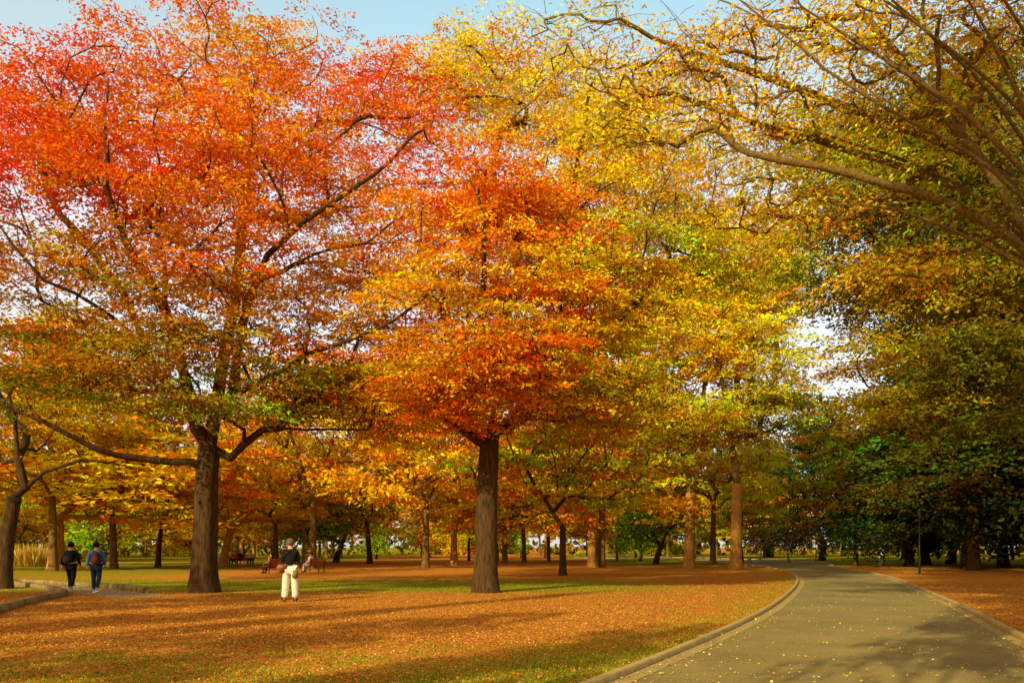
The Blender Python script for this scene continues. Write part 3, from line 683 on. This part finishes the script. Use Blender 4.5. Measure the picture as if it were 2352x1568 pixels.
for k in range(104):
    y = 78+68*rgp.random(); x = rgp.uniform(-.95,.32)*y
    if x > 17 and y < 105: continue
    kd = kinds[rgp.integers(len(kinds))]; s = rgp.uniform(.6,1.1)
    put(kd, (x,y,0), rgp.random()*6, (s,s,max(.75,s)*rgp.uniform(.85,1.15)), *labs[kd])
for k in range(30):
    y = rgp.uniform(100,145); x = rgp.uniform(-.9,.2)*y
    kd = 'shrub' if rgp.random() < .35 else 'shrub_gold'
    put(kd, (x,y,0), rgp.random()*6, rgp.uniform(.8,1.6), *(('green bush in the undergrowth among the far woodland trunks','green bushes among the far trunks') if kd == 'shrub' else ('golden bush in the undergrowth among the far woodland trunks','golden bushes among the far trunks')))
# unseen trees added and stretched behind the viewpoint to shade lawn and road
EL = R_(27); AZ = R_(35)
for k,(u,v,s,kd) in enumerate([(-41,-10,(.75,.75,1.15),'yellow'),(-29,-10,(.75,.75,1.35),'olive'),(-22,-5,(.36,.36,1.1),'olive'),(-17,-7.5,(.3,.3,.9),'olive'),(-11.2,-10.5,(.30,.30,1.05),'olive'),(-6.5,-11,(.26,.26,1.1),'orange'),
     (-14.3,-16,(.1,.1,1.75),'orange'),(-1.2,-4.5,(.3,.3,1.65),'olive'),(3.5,-8,(.34,.34,1.5),'olive'),(9,-12,(.34,.34,1.4),'olive'),(15,-13,(.5,.5,1.4),'yellow')]):
    x = u*math.cos(AZ)+v*math.sin(AZ); y = -u*math.sin(AZ)+v*math.cos(AZ)
    put(kd, (x,y,0), k*1.3, s, 'unseen shade tree added behind the viewpoint, outside the frame', 'unseen shade trees added behind the viewpoint')
# far woodland
n = 20000; a = rgp.uniform(-1.15,1.15,n); rr = rgp.uniform(155,200,n)
pos = np.c_[np.sin(a)*rr, np.cos(a)*rr, 0*a]; hmax = 11+5*np.sin(a*23)+4*np.sin(a*51+1); pos[:,2] = rgp.random(n)**.9*hmax
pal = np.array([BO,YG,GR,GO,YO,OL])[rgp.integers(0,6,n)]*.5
d = rgp.normal(size=(n,3)); nr = rgp.normal(size=(n,3))
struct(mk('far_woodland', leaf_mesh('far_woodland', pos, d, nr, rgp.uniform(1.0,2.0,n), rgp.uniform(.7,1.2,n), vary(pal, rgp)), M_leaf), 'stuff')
# horizontal-limb tree with prop
bH = G(512,1300); YH = bH[1]
pH, cH = sample_lobes(pxl([(520,1060,0,110,50,OR),(640,1110,0,90,40,YO),(440,1090,2,90,40,OR),(560,1000,3,120,50,OR)], YH, bH), 70, rng)
fH = P(528,1225,YH)-bH
build_tree('autumn_tree', 'amber tree with a long level limb held up by a post', bH, [(0,0,0),fH*np.array([.4,0,.5]),fH], .34,
  [PL(bH,(560,1195,YH),(620,1190,YH),(680,1186,YH),(722,1182,YH))], pH, cH, LFp, M_barkl, 61, rtip=.03, cap_r=.24, gw=30)
q = P(697,1187,YH)
t = Tubes(); t.add([(0,0,-.1),(0,0,1.5),(.02,0,q[2]-.3)], [.13,.12,.11], 8); t.add([(-.5,0,q[2]-.28),(.5,0,q[2]-.28)], [.09,.09], 8)
o = t.build('support_post', M_barkm); o.location = (q[0],q[1],0); tag(o, 'wooden support post under the level limb of the amber tree', 'post')
gp = G(58,1299); n = 900; a = rgp.random(n)*6.28; r = np.sqrt(rgp.random(n))*1.7
pos = np.c_[np.cos(a)*r*1.3, np.sin(a)*r*.8, 0*r]; d = np.c_[np.cos(a)*.35*r/1.7+rgp.normal(0,.18,n), np.sin(a)*.3*r/1.7+rgp.normal(0,.18,n), np.ones(n)]
tag(mk('ornamental_grass', leaf_mesh('ornamental_grass', pos, d, rgp.normal(size=(n,3)), rgp.uniform(1.1,2.1,n), rgp.uniform(.06,.1,n), vary(np.tile(np.array([[.68,.45,.09]]),(n,1)), rgp)), M_leaf, None, gp), 'clump of tall straw yellow grass at far left behind the leaning tree', 'grass clump')

# street furniture
M_post = mat_noise('post_dark', (.012,.012,.012), (.03,.03,.03), 10, .5); M_pg = mat_noise('post_grey', (.36,.4,.4), (.48,.52,.52), 6, .5)
M_lampg = mat_noise('lamp_glass', (.05,.045,.035), (.09,.08,.06), 5, .3)
def lamp(label, loc, h):
    r = thing('lamp_post', label, 'lamp post', loc)
    t = Tubes(); t.add([(0,0,0),(0,0,.5),(0,0,.55),(0,0,h)], [.07,.065,.045,.035], 10); t.build('pole', M_post, r)
    t = Tubes(); t.add([(0,0,h),(0,0,h+.06),(0,0,h+.26),(0,0,h+.3)], [.04,.07,.1,.1], 12); ls = t.build('lamp_shade', M_lampg, r)
    t = Tubes(); t.add([(0,0,h+.3),(0,0,h+.34),(0,0,h+.42)], [.13,.12,.03], 12); t.build('lamp_cap', M_post, ls)
lamp('thin dark lamp post on the leafy right verge', G(2112,1316), 3.3)
lamp('distant dark lamp post left of the grey pillar by the road bend', G(1874,1289), 5.6)
gp = G(2024,1298); r = thing('grey_pillar', 'pale grey round pillar with a narrow cap at the edge of the dark wood', 'pillar', gp)
t = Tubes(); t.add([(0,0,0),(0,0,2.5),(0,0,2.6)], [.2,.2,.16], 14); t.build('pillar_body', M_pg, r)
t = Tubes(); t.add([(0,0,2.6),(0,0,3.1),(0,0,3.3)], [.11,.11,.02], 12); t.build('pillar_cap', M_pg, r)
M_bol = mat_noise('bollard_stone', (.1,.085,.06), (.2,.16,.11), 8, .9)
for k,(px,py,lab) in enumerate([(1756,1300,'squat stone bollard by the left kerb near the road bend'),(1720,1297,'squat stone bollard left of its twin at the road bend')]):
    t = Tubes(); t.add([(0,0,0),(0,0,.55),(0,0,.68),(0,0,.74)], [.16,.15,.13,.05], 12); o = t.build('bollard', M_bol); p = G(px,py); o.location = (p[0]-1.2,p[1],0); tag(o, lab, 'bollard')

# ------------------------------------------------------------------ fallen leaves and grass blades
n = 240000; yy = 7+ (rgp.random(n)**1.7)*30; xx = rgp.uniform(-.8,.8,n)*yy
lx, rx = lk_x(yy), rk_x(yy); onroad = (xx > lx-.14)&(xx < rx+.14)
nearedge = onroad&((xx-lx < .6)|(rx-xx < .6))
g = grassf(xx,yy)
keep = np.where(onroad, rgp.random(n) < np.where(nearedge,.12,.04), rgp.random(n) < np.where(g > .16,.4,.95))
xx, yy, onroad = xx[keep], yy[keep], onroad[keep]; n = len(xx)
pos = np.c_[xx,yy,np.where(onroad,.016,.012)+rgp.random(n)*.02]
pal = np.array([(.38,.14,.022),(.5,.19,.026),(.58,.27,.05),(.28,.095,.016),(.62,.26,.024),(.64,.36,.09)])[rgp.integers(0,6,n)]
pal[onroad] = np.array([(.66,.42,.07),(.7,.5,.1),(.5,.25,.05)])[rgp.integers(0,3,int(onroad.sum()))]
d = np.c_[rgp.normal(size=(n,2)), rgp.normal(0,.3,n)]; nr = np.c_[rgp.normal(0,.5,(n,2)), np.ones(n)]
s = rgp.uniform(.018,.038,n)
struct(mk('fallen_leaves', leaf_mesh('fallen_leaves', pos, d, nr, s*1.25, s*.85, vary(pal,rgp,.25)), M_litter), 'stuff')
n = 140000; yy = 8+(rgp.random(n)**1.5)*36; xx = rgp.uniform(-.8,.65,n)*yy
g = grassf(xx,yy); ok = (xx < lk_x(yy)-.25)
nz_ = np.array([mnoise.noise((x*.9,y*.9,3.1)) for x,y in zip(xx,yy)])
ok &= (g+.45*nz_+rgp.normal(0,.08,n) > .22)
xx, yy = xx[ok], yy[ok]; n = len(xx); pos = np.c_[xx,yy,0*xx]
d = np.c_[rgp.normal(0,.6,(n,2)), np.ones(n)]; nr = rgp.normal(size=(n,3))
pal = np.array([(.2,.27,.014),(.32,.38,.02),(.42,.42,.03)])[rgp.integers(0,3,n)]
struct(mk('grass', leaf_mesh('grass', pos, d, nr, rgp.uniform(.025,.06,n), rgp.uniform(.010,.018,n), vary(pal,rgp)), M_leaf), 'stuff')

# ------------------------------------------------------------------ light
w = bpy.data.worlds.new('World'); scene.world = w; w.use_nodes = True
nt = w.node_tree; nt.nodes.clear(); Lk = nt.links
out = nt.nodes.new('ShaderNodeOutputWorld'); bg = nt.nodes.new('ShaderNodeBackground')
sky = nt.nodes.new('ShaderNodeTexSky'); sky.sky_type = 'NISHITA'; sky.sun_disc = False
sdir = Vector((-math.sin(AZ)*math.cos(EL), -math.cos(AZ)*math.cos(EL), math.sin(EL)))
sky.sun_elevation = EL; sky.sun_rotation = math.atan2(sdir.x, sdir.y)
sky.air_density = 1.2; sky.dust_density = 2.5; sky.ozone_density = 1.0
Lk.new(sky.outputs['Color'], bg.inputs['Color']); bg.inputs['Strength'].default_value = .055
tc = N(nt, 'ShaderNodeTexCoord'); sx = N(nt, 'ShaderNodeSeparateXYZ'); Lk.new(tc.outputs['Generated'], sx.inputs[0])
hz = ramp(nt, [(0.,(.86,.82,.75)), (.33,(.95,.97,1.0)), (.46,(.66,.92,1.0)), (.58,(.42,.74,.84)), (.70,(.08,.09,.08)), (1.,(.04,.04,.03))]); Lk.new(sx.outputs['Z'], hz.inputs['Fac'])
dt = N(nt, 'ShaderNodeVectorMath', operation='DOT_PRODUCT'); Lk.new(tc.outputs['Generated'], dt.inputs[0]); dt.inputs[1].default_value = tuple(sdir)
mr = N(nt, 'ShaderNodeMapRange'); mr.inputs['From Min'].default_value = -.35; mr.inputs['From Max'].default_value = .9; Lk.new(dt.outputs['Value'], mr.inputs['Value'])
mx = N(nt, 'ShaderNodeMix', data_type='RGBA'); Lk.new(mr.outputs[0], mx.inputs[0]); Lk.new(hz.outputs['Color'], mx.inputs[6]); mx.inputs[7].default_value = (.72,.38,.115,1)
bg2 = nt.nodes.new('ShaderNodeBackground'); Lk.new(mx.outputs[2], bg2.inputs['Color']); bg2.inputs['Strength'].default_value = .84
ad = nt.nodes.new('ShaderNodeAddShader'); Lk.new(bg.outputs[0], ad.inputs[0]); Lk.new(bg2.outputs[0], ad.inputs[1])
Lk.new(ad.outputs[0], out.inputs['Surface'])
sl = bpy.data.lights.new('sun', 'SUN'); sl.energy = 5.0; sl.angle = R_(.5); sl.color = (1,.84,.47)
so = bpy.data.objects.new('sun', sl); C.objects.link(so); so.location = (0,0,40)
so.rotation_euler = (-sdir).to_track_quat('-Z','Y').to_euler()
scene.view_settings.view_transform = 'Standard'; scene.view_settings.look = 'None'; scene.view_settings.exposure = 0
